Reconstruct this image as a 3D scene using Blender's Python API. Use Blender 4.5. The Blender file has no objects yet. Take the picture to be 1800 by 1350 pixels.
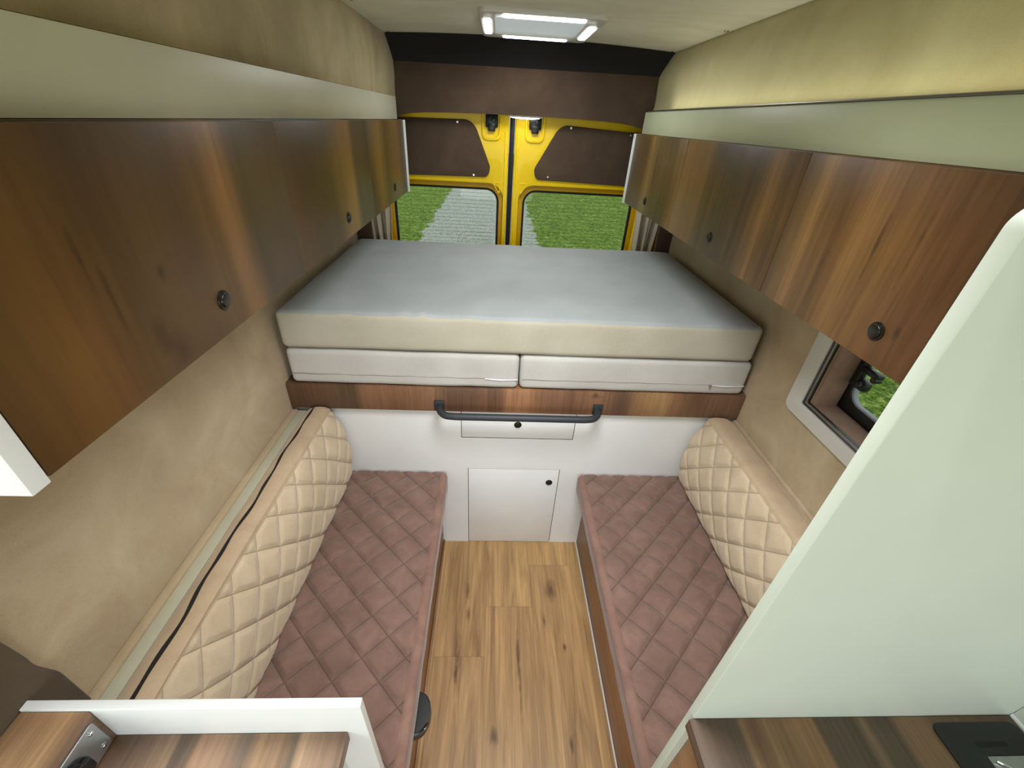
import bpy, bmesh, math, random
from mathutils import Vector, Matrix, noise
C = bpy.context.scene.collection
random.seed(4)

# ------------------------------------------------------------------ colour
def lin(c):
    return tuple(((v/255)/12.92 if v/255 <= .04045 else ((v/255+.055)/1.055)**2.4) for v in c)
def rgba(c): return (*lin(c), 1)

# ------------------------------------------------------------------ node helpers
class NT:
    def __init__(s, name, rough=.5, spec=.5):
        m = bpy.data.materials.new(name); m.use_nodes = True
        s.m = m; s.t = m.node_tree; s.b = s.t.nodes['Principled BSDF']
        s.b.inputs['Roughness'].default_value = rough
        s.b.inputs['Specular IOR Level'].default_value = spec
        s.geo = s.n('ShaderNodeNewGeometry').outputs['Position']
    def n(s, kind, **kw):
        nd = s.t.nodes.new(kind)
        for k, v in kw.items(): setattr(nd, k, v)
        return nd
    def l(s, a, b): s.t.links.new(a, b)
    def mapping(s, scale, loc=(0,0,0), rot=(0,0,0), src=None):
        mp = s.n('ShaderNodeMapping'); s.l(src or s.geo, mp.inputs['Vector'])
        mp.inputs['Scale'].default_value = scale; mp.inputs['Location'].default_value = loc
        mp.inputs['Rotation'].default_value = rot
        return mp.outputs['Vector']
    def noise(s, vec, scale=1, detail=4, rough=.5, dist=0):
        nd = s.n('ShaderNodeTexNoise'); s.l(vec, nd.inputs['Vector'])
        nd.inputs['Scale'].default_value = scale; nd.inputs['Detail'].default_value = detail
        nd.inputs['Roughness'].default_value = rough; nd.inputs['Distortion'].default_value = dist
        return nd.outputs['Fac']
    def math(s, op, a, b=None, c=None, clamp=False):
        nd = s.n('ShaderNodeMath', operation=op); nd.use_clamp = clamp
        for i, v in enumerate((a, b, c)):
            if v is None: continue
            if isinstance(v, (int, float)): nd.inputs[i].default_value = v
            else: s.l(v, nd.inputs[i])
        return nd.outputs[0]
    def ramp(s, fac, stops, interp='LINEAR'):
        nd = s.n('ShaderNodeValToRGB'); s.l(fac, nd.inputs['Fac']); cr = nd.color_ramp
        cr.interpolation = interp
        cr.elements[0].position = stops[0][0]; cr.elements[0].color = stops[0][1]
        cr.elements[1].position = stops[-1][0]; cr.elements[1].color = stops[-1][1]
        for p, c in stops[1:-1]:
            e = cr.elements.new(p); e.color = c
        return nd.outputs['Color']
    def mix(s, fac, a, b, blend='MIX'):
        nd = s.n('ShaderNodeMix', data_type='RGBA', blend_type=blend)
        for i, v in ((0, fac), (6, a), (7, b)):
            if isinstance(v, (int, float)): nd.inputs[i].default_value = v
            elif isinstance(v, tuple): nd.inputs[i].default_value = v
            else: s.l(v, nd.inputs[i])
        return nd.outputs[2]
    def sep(s, vec=None):
        nd = s.n('ShaderNodeSeparateXYZ'); s.l(vec or s.geo, nd.inputs[0]); return nd.outputs
    def color(s, v):
        if isinstance(v, tuple): s.b.inputs['Base Color'].default_value = v
        else: s.l(v, s.b.inputs['Base Color'])
    def bump(s, h, strength=.3, dist=.001):
        nd = s.n('ShaderNodeBump'); nd.inputs['Strength'].default_value = strength
        nd.inputs['Distance'].default_value = dist
        s.l(h, nd.inputs['Height']); s.l(nd.outputs[0], s.b.inputs['Normal'])

def plain(name, col, rough=.5, metal=0, spec=.5, var=.05, vscale=8, bump=0, bscale=400, coat=0):
    t = NT(name, rough, spec); t.b.inputs['Metallic'].default_value = metal
    t.b.inputs['Coat Weight'].default_value = coat
    f = t.noise(t.mapping((1,1,1)), vscale, 3)
    a = tuple(min(1, v*(1-var)) for v in lin(col))+(1,); b = tuple(min(1, v*(1+var)) for v in lin(col))+(1,)
    t.color(t.ramp(f, [(.3, a), (.7, b)]))
    if bump: t.bump(t.noise(t.mapping((1,1,1)), bscale, 3), bump, .001)
    return t.m

def suede(name, a, b, scale=5, stretch=(1,1,1), rough=.9, wr=.25):
    """mottled stretchy upholstery cloth"""
    t = NT(name, rough, .2)
    v = t.mapping(stretch)
    f = t.noise(v, scale, 5, .62, .6)
    g = t.noise(t.mapping((1,1,1)), 900, 2)
    col = t.ramp(f, [(.30, rgba(a)), (.52, rgba(tuple((x+y)/2 for x, y in zip(a, b)))), (.72, rgba(b))])
    col = t.mix(.10, col, t.ramp(g, [(.3, (0,0,0,1)), (.7, (1,1,1,1))]), 'OVERLAY')
    t.color(col)
    h = t.math('ADD', t.math('MULTIPLY', g, .35), t.noise(t.mapping((1,1,1)), 60, 3))
    t.bump(h, wr, .0012)
    t.b.inputs['Sheen Weight'].default_value = .25
    t.b.inputs['Sheen Roughness'].default_value = .5
    return t.m

def cloth(name, a, b, wscale=900, scale=6, rough=.9):
    t = NT(name, rough, .2)
    f = t.noise(t.mapping((1,1,1)), scale, 3)
    w1 = t.noise(t.mapping((300, 900, 900)), 1, 2); w2 = t.noise(t.mapping((900, 300, 300)), 1, 2)
    w = t.math('MULTIPLY', t.math('ADD', w1, w2), .5)
    col = t.mix(.12, t.ramp(f, [(.3, rgba(a)), (.7, rgba(b))]), t.ramp(w, [(.35, (.1,.1,.1,1)), (.65, (.9,.9,.9,1))]), 'OVERLAY')
    t.color(col); t.bump(w, .25, .0008)
    t.b.inputs['Sheen Weight'].default_value = .15
    return t.m

def wood(name, band, lo, hi, stops, grain='z', rough=.42, wob=.03, fine=.32, gscale=160, streak=.32, spec=.4, marks=(), sat=.86, val=.92):
    """laminate: colour bands along one world axis, streaks running along the grain axis"""
    t = NT(name, rough, spec)
    ax = 'xyz'
    sc = [0,0,0]; 
    for i in range(3): sc[i] = 7
    sc[ax.index(grain)] = 1.6
    warp = t.noise(t.mapping(tuple(sc)), 1, 4, .6)
    p = t.sep()[ax.index(band)]
    p = t.math('ADD', p, t.math('MULTIPLY', t.math('SUBTRACT', warp, .5), wob*2))
    f = t.math('DIVIDE', t.math('SUBTRACT', p, lo), hi-lo, clamp=True)
    base = t.ramp(f, [((q-lo)/(hi-lo), rgba(c)) for q, c in stops])
    g = [gscale]*3; g[ax.index(grain)] = 5
    gr = t.noise(t.mapping(tuple(g)), 1, 5, .65, .2)
    base = t.mix(fine, base, t.ramp(gr, [(.25, (.12,.12,.12,1)), (.5, (.5,.5,.5,1)), (.78, (.9,.9,.9,1))]), 'OVERLAY')
    g2 = [28]*3; g2[ax.index(grain)] = 2.2
    g2n = t.noise(t.mapping(tuple(g2)), 1, 4, .6, .8)
    base = t.mix(streak, base, t.ramp(g2n, [(.3, (.22,.2,.18,1)), (.5, (.5,.5,.5,1)), (.7, (.74,.72,.68,1))]), 'OVERLAY')
    bl = t.noise(t.mapping((5,5,5)), 1, 3)
    base = t.mix(.35, base, t.ramp(bl, [(.3, (.3,.3,.3,1)), (.7, (.65,.65,.65,1))]), 'OVERLAY')
    for (bk, zk, rb, rz, st) in marks:      # knots and cracks in the veneer
        sc_ = [0,0,0]; lo_ = [0,0,0]
        for a_, c_, r_ in ((band, bk, rb), (grain, zk, rz)):
            sc_[ax.index(a_)] = 1/r_; lo_[ax.index(a_)] = -c_/r_
        nd = t.n('ShaderNodeVectorMath', operation='LENGTH'); t.l(t.mapping(tuple(sc_), tuple(lo_)), nd.inputs[0])
        d = t.math('ADD', nd.outputs['Value'], t.math('MULTIPLY', t.math('SUBTRACT', t.noise(t.mapping((45,45,45)), 1, 3), .5), 2.2))
        base = t.mix(t.math('MULTIPLY', t.math('SUBTRACT', 1, t.math('MULTIPLY', d, .7), clamp=True), st), base, rgba((44,30,18)))
    hs = t.n('ShaderNodeHueSaturation'); hs.inputs['Saturation'].default_value = sat; hs.inputs['Value'].default_value = val
    t.l(base, hs.inputs['Color']); t.color(hs.outputs[0])
    t.bump(gr, .12, .0006)
    return t.m

# ------------------------------------------------------------------ object helpers
def link(o, parent=None, loc=None):
    C.objects.link(o)
    if parent is not None:
        o.parent = parent
    return o

def wloc(p):
    v = Vector((0,0,0))
    while p is not None: v = v + p.location; p = p.parent
    return v

def finish(name, bm, mats, parent=None, smooth=False, angle=35):
    me = bpy.data.meshes.new(name)
    if not isinstance(mats, (list, tuple)): mats = [mats]
    off = wloc(parent)
    bmesh.ops.translate(bm, verts=bm.verts, vec=-off)
    bmesh.ops.recalc_face_normals(bm, faces=bm.faces)
    bm.to_mesh(me); bm.free()
    for m in mats: me.materials.append(m)
    if smooth:
        for p in me.polygons: p.use_smooth = True
        me.set_sharp_from_angle(angle=math.radians(angle))
    o = bpy.data.objects.new(name, me); link(o, parent)
    return o

def thing(name, label, cat, loc, group=None, kind=None):
    o = bpy.data.objects.new(name, None); o.empty_display_size = .05
    C.objects.link(o); o.location = loc
    if label: o['label'] = label
    if cat: o['category'] = cat
    if group: o['group'] = group
    if kind: o['kind'] = kind
    return o
def tag(o, label, cat, group=None, kind=None):
    if label: o['label'] = label
    if cat: o['category'] = cat
    if group: o['group'] = group
    if kind: o['kind'] = kind
    return o
def struct(o, label, cat='wall'):
    return tag(o, label, cat, kind='structure')

def add_box(bm, x0, x1, y0, y1, z0, z1, bev=0, seg=2, mat=0):
    r = bmesh.ops.create_cube(bm, size=1)
    vs = r['verts']
    for v in vs:
        v.co = Vector((x0+(v.co.x+.5)*(x1-x0), y0+(v.co.y+.5)*(y1-y0), z0+(v.co.z+.5)*(z1-z0)))
    fs = set(f for v in vs for f in v.link_faces)
    for f in fs: f.material_index = mat
    if bev:
        es = set(e for v in vs for e in v.link_edges)
        bmesh.ops.bevel(bm, geom=list(es), offset=bev, segments=seg, profile=.5, affect='EDGES', material=-1)
def box(name, mat, parent, x0, x1, y0, y1, z0, z1, bev=.0012, seg=2):
    bm = bmesh.new(); add_box(bm, x0, x1, y0, y1, z0, z1, bev, seg)
    return finish(name, bm, mat, parent, smooth=bev > 0)

def add_cyl(bm, p, axis, r, h, seg=32, r2=None, bev=0):
    """cylinder starting at p going h along axis"""
    a = Vector(axis).normalized(); q = a.to_track_quat('Z', 'Y').to_matrix().to_4x4()
    m = Matrix.Translation(Vector(p)+a*h/2) @ q
    res = bmesh.ops.create_cone(bm, cap_ends=True, segments=seg, radius1=r, radius2=r if r2 is None else r2, depth=h, matrix=m)
    if bev:
        es = [e for e in set(e for v in res['verts'] for e in v.link_edges) if len(e.link_faces) == 2 and any(len(f.verts) > 4 for f in e.link_faces)]
        bmesh.ops.bevel(bm, geom=es, offset=bev, segments=2, profile=.5, affect='EDGES')

def add_sphere(bm, p, r, sx=1, sy=1, sz=1, seg=20):
    m = Matrix.Translation(Vector(p)) @ Matrix.Diagonal((sx, sy, sz, 1))
    bmesh.ops.create_uvsphere(bm, u_segments=seg, v_segments=seg//2, radius=r, matrix=m)

def rounded(pts, rads, seg=8):
    """polygon with rounded corners (2D)"""
    out = []; n = len(pts)
    if isinstance(rads, (int, float)): rads = [rads]*n
    for i in range(n):
        p = Vector(pts[i]); a = Vector(pts[i-1])-p; b = Vector(pts[(i+1) % n])-p; r = rads[i]
        if r <= 0: out.append(tuple(p)); continue
        a1, b1 = a.normalized(), b.normalized()
        ang = math.acos(max(-1, min(1, a1.dot(b1))))
        d = min(r/math.tan(ang/2), a.length*.49, b.length*.49); r = d*math.tan(ang/2)
        c = p + (a1+b1).normalized()*(r/math.sin(ang/2))
        s = p+a1*d-c; e = p+b1*d-c
        t0 = math.atan2(s.y, s.x); t1 = math.atan2(e.y, e.x); dt = (t1-t0+math.pi) % (2*math.pi)-math.pi
        for k in range(seg+1):
            t = t0+dt*k/seg; out.append((c.x+math.cos(t)*r, c.y+math.sin(t)*r))
    return out
def rrect(x0, x1, z0, z1, r, seg=8): return rounded([(x0,z0),(x1,z0),(x1,z1),(x0,z1)], r, seg)

def plate(name, mats, parent, outline, holes, axis, a0, a1, bev=0, edge=None):
    """flat plate in a plane with holes; axis 'y': outline is (x,z); axis 'x': (y,z); axis 'z': (x,y). from a0 to a1"""
    cu = bpy.data.curves.new('tmp', 'CURVE'); cu.dimensions = '2D'; cu.fill_mode = 'BOTH'
    for poly in [outline]+holes:
        sp = cu.splines.new('POLY'); sp.points.add(len(poly)-1)
        for i, (u, v) in enumerate(poly): sp.points[i].co = (u, v, 0, 1)
        sp.use_cyclic_u = True
    cu.extrude = abs(a1-a0)/2-bev; cu.bevel_depth = bev; cu.bevel_resolution = 2; cu.offset = -bev
    o = bpy.data.objects.new('tmp', cu); C.objects.link(o)
    bpy.context.view_layer.update()
    me = bpy.data.meshes.new_from_object(o.evaluated_get(bpy.context.evaluated_depsgraph_get()))
    bm = bmesh.new(); bm.from_mesh(me)
    bpy.data.objects.remove(o); bpy.data.curves.remove(cu); bpy.data.meshes.remove(me)
    mid = (a0+a1)/2
    for v in bm.verts:
        u, w, d = v.co
        v.co = {'y': Vector((u, mid+d, w)), 'x': Vector((mid+d, u, w)), 'z': Vector((u, w, mid+d))}[axis]
    bmesh.ops.remove_doubles(bm, verts=bm.verts, dist=1e-5)
    for f in bm.faces:
        f.material_index = 0
    bmesh.ops.recalc_face_normals(bm, faces=bm.faces)
    if edge is not None:
        i = 'xyz'.index(axis)
        for f in bm.faces:
            if abs(f.normal[i]) < .5: f.material_index = 1
    return finish(name, bm, mats, parent, smooth=True, angle=40)

def tube(bm, pts, r, seg=12, cap=True):
    pts = [Vector(p) for p in pts]; rings = []
    up = None
    for i, p in enumerate(pts):
        d = (pts[min(i+1, len(pts)-1)]-pts[max(i-1, 0)]).normalized()
        if up is None:
            up = d.orthogonal().normalized()
        up = (up-d*up.dot(d)).normalized(); sd = d.cross(up)
        rr = r(i/(len(pts)-1)) if callable(r) else r
        rings.append([bm.verts.new(p+(up*math.cos(2*math.pi*k/seg)+sd*math.sin(2*math.pi*k/seg))*rr) for k in range(seg)])
    for a, b in zip(rings, rings[1:]):
        for k in range(seg): bm.faces.new((a[k], a[(k+1) % seg], b[(k+1) % seg], b[k]))
    if cap:
        bm.faces.new(rings[0][::-1]); bm.faces.new(rings[-1])

def spline(ctrl, n):
    """Catmull-Rom through control points"""
    P = [Vector(c) for c in ctrl]; P = [P[0]*2-P[1]]+P+[P[-1]*2-P[-2]]; out = []
    for i in range(1, len(P)-2):
        for k in range(n):
            t = k/n
            out.append(.5*((2*P[i])+(P[i+1]-P[i-1])*t+(2*P[i-1]-5*P[i]+4*P[i+1]-P[i+2])*t*t+(3*P[i]-P[i-1]-3*P[i+1]+P[i+2])*t**3))
    out.append(P[-2]); return out

def steps(a, b, r, d):
    """positions along one axis: dense in the rounded ends"""
    k = 5
    e = [a+r*(1-math.cos(math.pi/2*i/k)) for i in range(k)]
    n = max(1, int(round((b-a-2*r)/d)))
    m = [a+r+(b-a-2*r)*i/n for i in range(n+1)]
    f = [b-r*(1-math.cos(math.pi/2*i/k)) for i in range(k)][::-1]
    return e+m+f

def softbox(x0, x1, y0, y1, z0, z1, r, d=.02, fn=None, dz=None):
    """rounded cushion block; fn(p, n) gives displacement vector"""
    X = steps(x0, x1, r, d); Y = steps(y0, y1, r, d); Z = steps(z0, z1, min(r, (z1-z0)/2.05), dz or d)
    bm = bmesh.new(); cache = {}
    lo = Vector((x0+r, y0+r, z0+min(r,(z1-z0)/2.05))); hi = Vector((x1-r, y1-r, z1-min(r,(z1-z0)/2.05)))
    nx, ny, nz = len(X), len(Y), len(Z)
    def vert(i, j, k):
        key = (i, j, k)
        if key in cache: return cache[key]
        p = Vector((X[i], Y[j], Z[k]))
        c = Vector((min(max(p.x, lo.x), hi.x), min(max(p.y, lo.y), hi.y), min(max(p.z, lo.z), hi.z)))
        n = p-c
        if n.length > 1e-9: n.normalize()
        else: n = Vector((0,0,1))
        q = c+n*r
        if fn: q = q+fn(q, n)
        v = bm.verts.new(q); cache[key] = v; return v
    for i in range(nx-1):
        for j in range(ny-1):
            for k in (0, nz-1): bm.faces.new([vert(i,j,k), vert(i+1,j,k), vert(i+1,j+1,k), vert(i,j+1,k)])
    for i in range(nx-1):
        for k in range(nz-1):
            for j in (0, ny-1): bm.faces.new([vert(i,j,k), vert(i+1,j,k), vert(i+1,j,k+1), vert(i,j,k+1)])
    for j in range(ny-1):
        for k in range(nz-1):
            for i in (0, nx-1): bm.faces.new([vert(i,j,k), vert(i,j+1,k), vert(i,j+1,k+1), vert(i,j,k+1)])
    return bm

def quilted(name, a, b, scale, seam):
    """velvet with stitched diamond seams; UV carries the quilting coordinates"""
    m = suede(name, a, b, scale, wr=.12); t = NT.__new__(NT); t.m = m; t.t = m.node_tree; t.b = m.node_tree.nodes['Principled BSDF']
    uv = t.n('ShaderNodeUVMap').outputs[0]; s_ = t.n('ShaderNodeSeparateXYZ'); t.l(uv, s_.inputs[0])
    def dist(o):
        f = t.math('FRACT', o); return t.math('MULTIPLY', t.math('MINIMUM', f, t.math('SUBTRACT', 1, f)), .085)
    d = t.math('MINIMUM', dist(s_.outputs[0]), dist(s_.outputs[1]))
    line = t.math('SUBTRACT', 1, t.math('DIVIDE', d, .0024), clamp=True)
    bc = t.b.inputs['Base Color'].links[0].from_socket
    t.l(t.mix(t.math('MULTIPLY', line, .55), bc, rgba(seam)), t.b.inputs['Base Color'])  # seam line darkened: stitch thread colour plus painted crease shade
    puff = t.math('POWER', t.math('DIVIDE', t.math('MINIMUM', d, .014), .014), .5)
    bp = t.n('ShaderNodeBump'); bp.inputs['Strength'].default_value = .8; bp.inputs['Distance'].default_value = .006
    t.l(puff, bp.inputs['Height'])
    old = t.b.inputs['Normal'].links[0].from_node
    t.l(old.outputs[0], bp.inputs['Normal']); t.l(bp.outputs[0], t.b.inputs['Normal'])
    return m
def quilt(u, v, depth):
    """diamond quilting: raised pads, narrow seams along the lines where u or v is a whole number"""
    a = abs(u-round(u))*2; b = abs(v-round(v))*2        # 0 on the seam, 1 in the pad's middle
    f = lambda t: (1-(1-t)**4.5)
    return depth*(f(a)*f(b)-1)

# ------------------------------------------------------------------ materials
M = {}
M['white'] = plain('white laminate', (236,239,240), .38, var=.02, bump=.05, bscale=700)
M['cream'] = plain('cream laminate', (200,198,174), .42, var=.03, bump=.08, bscale=500)
M['partition'] = plain('pale grey laminate', (200,207,196), .40, var=.02, bump=.06, bscale=500)
M['dark'] = plain('dark gap', (22,20,18), .8)
M['black'] = plain('black plastic', (24,25,26), .32, var=.1, bump=.05)
M['blackmatte'] = plain('black powder coat', (44,48,54), .5, var=.06, bump=.12, bscale=900)
M['gasket'] = plain('black rubber', (12,13,12), .6)
M['yellow'] = plain('yellow van paint', (252,212,0), .38, spec=.3, var=.03, coat=.15)
M['yellowshade'] = plain('yellow van paint with painted recess shade', (206,158,0), .4, spec=.3, var=.04)  # same van yellow, with the shade of the recess painted into the colour
M['steel'] = plain('brushed steel', (172,174,174), .35, metal=.8, var=.08, vscale=60)
M['brass'] = plain('brass', (190,160,110), .25, metal=1)
M['chrome'] = plain('bright metal', (215,215,212), .15, metal=1)
M['alu'] = plain('aluminium rail', (150,148,140), .3, metal=.9)
M['darkalu'] = plain('dark anodised channel', (84,84,86), .25, metal=.8, var=.15, vscale=40)
M['zip'] = plain('white zip tape', (222,222,236), .7)
M['zipdark'] = plain('dark zip teeth', (24,22,22), .6)
M['grey'] = plain('grey rubber seal', (148,152,160), .5)
M['framewhite'] = plain('off white window frame', (214,212,206), .4, var=.02)
M['thread'] = plain('shadow stitching', (140,132,120), .8)
M['suedewall'] = suede('beige suede cloth on the side walls', (174,153,122), (200,182,152), 5, (1,1,1))
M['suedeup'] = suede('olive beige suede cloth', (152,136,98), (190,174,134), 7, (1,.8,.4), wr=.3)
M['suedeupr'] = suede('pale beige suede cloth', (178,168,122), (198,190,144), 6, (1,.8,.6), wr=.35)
M['ceil'] = suede('beige suede headliner', (198,191,164), (220,214,190), 6, (.5,1,1))
M['brown'] = suede('dark brown suede cloth', (72,57,45), (92,74,60), 4)
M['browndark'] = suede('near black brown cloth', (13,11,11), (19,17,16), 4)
M['brownpatch'] = suede('dark brown carpet trim', (72,58,40), (88,72,50), 9)
M['reveal'] = suede('pinkish brown suede reveal', (140,110,92), (172,140,120), 9)
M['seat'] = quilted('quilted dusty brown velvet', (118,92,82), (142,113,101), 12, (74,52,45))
M['seatband'] = suede('dusty brown velvet side band', (124,94,83), (150,118,105), 10, wr=.2)
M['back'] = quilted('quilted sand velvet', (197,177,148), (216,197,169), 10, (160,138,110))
M['backband'] = suede('sand velvet band', (180,156,128), (202,180,150), 9, wr=.18)
M['mattop'] = cloth('grey mattress cloth', (158,163,164), (168,173,174))
M['matgrey'] = cloth('warm grey mattress cloth', (186,183,178), (197,195,190))
M['mattan'] = cloth('beige mattress cloth', (178,172,154), (190,184,168))
M['curtain'] = cloth('light beige curtain', (182,168,146), (204,192,172))

LW = [(.40,(120,84,36)),(.43,(112,77,33)),(.487,(90,63,31)),(.55,(92,68,38)),(.60,(84,62,36)),(.68,(100,70,36)),(.735,(134,96,54)),(.765,(112,80,44)),(.79,(74,58,33)),(.87,(84,63,36)),(.96,(88,66,36)),(1.1,(80,60,30)),(1.22,(92,70,32)),(1.33,(150,112,54)),(1.39,(158,120,56)),(1.44,(92,74,34)),(1.6,(84,68,34)),(1.75,(138,104,50)),(1.85,(92,72,32)),(2.05,(132,98,48)),(2.25,(84,66,34))]
M['woodL'] = wood('old oak laminate, vertical grain', 'y', .3, 2.3, [(.3,(98,68,32))]+LW+[(2.3,(84,66,34))], 'z', wob=.05, fine=.14, streak=.2, marks=((.447,1.60,.004,.035,.55),(.462,1.545,.004,.05,.6),(.505,1.49,.012,.02,.5),(.53,1.46,.02,.02,.5),(.545,1.56,.006,.01,.6)), sat=1.0, val=.74)
RW = [(.3,(96,64,30)),(.50,(92,60,30)),(.60,(104,70,36)),(.68,(116,82,42)),(.74,(134,96,50)),(.80,(96,66,32)),(.88,(140,104,58)),(.93,(104,76,42)),(.99,(88,66,36)),(1.05,(132,98,54)),(1.12,(90,70,42)),(1.25,(84,70,44)),(1.38,(104,82,44)),(1.47,(144,108,56)),(1.60,(150,114,62)),(1.70,(96,78,42)),(1.88,(104,86,48)),(1.96,(146,116,66)),(2.02,(104,80,42)),(2.3,(100,78,42))]
M['woodR'] = wood('old oak laminate on the right cabinet', 'y', .3, 2.3, RW, 'z', wob=.045, fine=.3, streak=.4, marks=((.585,1.497,.006,.010,.8),(.70,1.60,.004,.05,.6),(.63,1.62,.004,.06,.5),(1.88,1.6,.006,.09,.6),(.80,1.52,.003,.05,.5)), sat=.98, val=.74)
FW = [(-.76,(104,70,48)),(-.6,(112,80,56)),(-.5,(92,68,48)),(-.47,(136,94,64)),(-.4,(142,98,64)),(-.3,(132,92,62)),(-.24,(148,104,68)),(-.15,(100,72,52)),(-.02,(116,80,56)),(.04,(110,76,54)),(.08,(168,116,72)),(.14,(164,112,70)),(.2,(134,92,60)),(.3,(126,88,60)),(.4,(150,106,70)),(.46,(118,84,60)),(.5,(108,78,60)),(.56,(144,104,68)),(.62,(170,128,78)),(.66,(180,138,86)),(.7,(146,104,66)),(.78,(126,88,60)),(.9,(136,100,76)),(1.0,(128,94,72))]
M['woodF'] = wood('old oak laminate fascia', 'x', -.76, 1.0, FW, 'z', wob=.02, rough=.38, marks=((.395,.89,.010,.008,.8),(.40,.882,.02,.006,.5)), sat=.9, val=.86)
CR = [(.34,(116,88,62)),(.37,(104,80,62)),(.43,(96,74,58)),(.45,(92,72,56)),(.46,(156,114,70)),(.475,(120,84,54)),(.5,(140,104,64)),(.53,(132,96,60)),(.555,(160,116,70)),(.59,(150,108,66)),(.60,(92,74,56)),(.64,(96,78,60)),(.66,(84,68,54)),(.68,(126,98,70)),(.70,(90,74,58)),(.73,(84,68,52)),(.75,(134,98,66)),(.79,(142,106,70)),(.82,(128,96,64)),(.9,(110,84,58)),(1.0,(104,84,58))]
M['woodCR'] = wood('striped oak worktop', 'x', .34, 1.0, CR, 'y', wob=.006, rough=.42)
CL = [(-.75,(150,112,72)),(-.7,(176,132,86)),(-.65,(184,140,92)),(-.625,(130,96,70)),(-.6,(120,94,74)),(-.56,(150,118,92)),(-.52,(168,132,98)),(-.515,(108,90,76)),(-.49,(120,98,80)),(-.48,(172,130,96)),(-.43,(158,124,98)),(-.4,(122,102,88)),(-.38,(176,136,96)),(-.34,(164,126,92)),(-.32,(116,96,80)),(-.31,(184,148,110)),(-.27,(160,124,94)),(-.22,(132,100,76))]
M['woodCL'] = wood('striped oak worktop on the left', 'x', -.75, -.22, CL, 'y', wob=.006, rough=.42)
M['woodside'] = wood('brown oak bench panel', 'y', -.6, 1.4, [(-.6,(176,120,66)),(.3,(166,114,64)),(.7,(176,124,72)),(1.1,(144,104,62)),(1.4,(140,100,62))], 'y', wob=.1)

def floor_mat():
    t = NT('oak plank floor', .42, .35)
    s = t.sep(); x, y = s[0], s[1]
    W = .1945; X0 = .0055
    cx = t.math('DIVIDE', t.math('SUBTRACT', x, X0), W)
    col = t.math('FLOOR', cx); fx = t.math('SUBTRACT', cx, col)
    # plank ends: every column shifted so that the joints fall where they do
    off = t.math('MULTIPLY', col, .196)
    cy = t.math('DIVIDE', t.math('SUBTRACT', t.math('SUBTRACT', y, .992), off), 1.22)
    row = t.math('FLOOR', cy); fy = t.math('SUBTRACT', cy, row)
    wn = t.n('ShaderNodeTexWhiteNoise', noise_dimensions='2D'); cmb = t.n('ShaderNodeCombineXYZ')
    t.l(col, cmb.inputs[0]); t.l(row, cmb.inputs[1]); t.l(cmb.outputs[0], wn.inputs['Vector'])
    rnd = wn.outputs['Value']
    base = t.ramp(rnd, [(0, rgba((156,124,86))), (.5, rgba((168,134,94))), (1, rgba((180,145,100)))])
    # grain, offset per plank
    cv = t.n('ShaderNodeCombineXYZ'); t.l(t.math('ADD', x, t.math('MULTIPLY', rnd, 3)), cv.inputs[0]); t.l(y, cv.inputs[1]); t.l(row, cv.inputs[2])
    g = t.noise(t.mapping((70, 3.2, 1), src=cv.outputs[0]), 1, 6, .62, .7)
    g2 = t.noise(t.mapping((14, 1.3, 1), src=cv.outputs[0]), 1, 4, .6, 1.2)
    base = t.mix(.55, base, t.ramp(g, [(.25, (.2,.2,.2,1)), (.5, (.5,.5,.5,1)), (.75, (.8,.8,.8,1))]), 'OVERLAY')
    base = t.mix(.8, base, t.ramp(g2, [(.28, (.24,.2,.17,1)), (.45, (.47,.46,.44,1)), (.7, (.66,.66,.62,1))]), 'OVERLAY')
    # knots and cracks of the oak
    for kx, ky, rx, ry, st in ((.291,1.067,.022,.045,.75),(.135,.80,.007,.085,.95),(.14,.66,.005,.10,.6),(.044,.549,.014,.022,.9),(.322,.83,.008,.012,.9),
                               (.304,.523,.006,.022,.9),(-.075,1.06,.010,.03,.7),(-.066,.96,.008,.028,.75),(-.095,.80,.020,.085,.5),(-.10,.74,.006,.05,.8),(.25,.93,.006,.022,.8)):
        v = t.mapping((1/rx, 1/ry, 0), (-kx/rx, -ky/ry, 0))
        nd = t.n('ShaderNodeVectorMath', operation='LENGTH'); t.l(v, nd.inputs[0])
        d = t.math('ADD', nd.outputs['Value'], t.math('MULTIPLY', t.math('SUBTRACT', t.noise(t.mapping((90,25,1)), 1, 3), .5), 1.6))
        f = t.math('MULTIPLY', t.math('SUBTRACT', 1, t.math('MULTIPLY', d, .7), clamp=True), st)
        base = t.mix(f, base, rgba((72,50,34)))
    def line(f, w):
        a = t.math('MINIMUM', f, t.math('SUBTRACT', 1, f)); return t.math('LESS_THAN', a, w)
    ln = t.math('MAXIMUM', line(fx, .004), line(fy, .0007))
    base = t.mix(t.math('MULTIPLY', ln, .45), base, rgba((96,70,44)))
    t.color(base); t.bump(g, .12, .0005)
    return t.m
M['floor'] = floor_mat()

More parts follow.
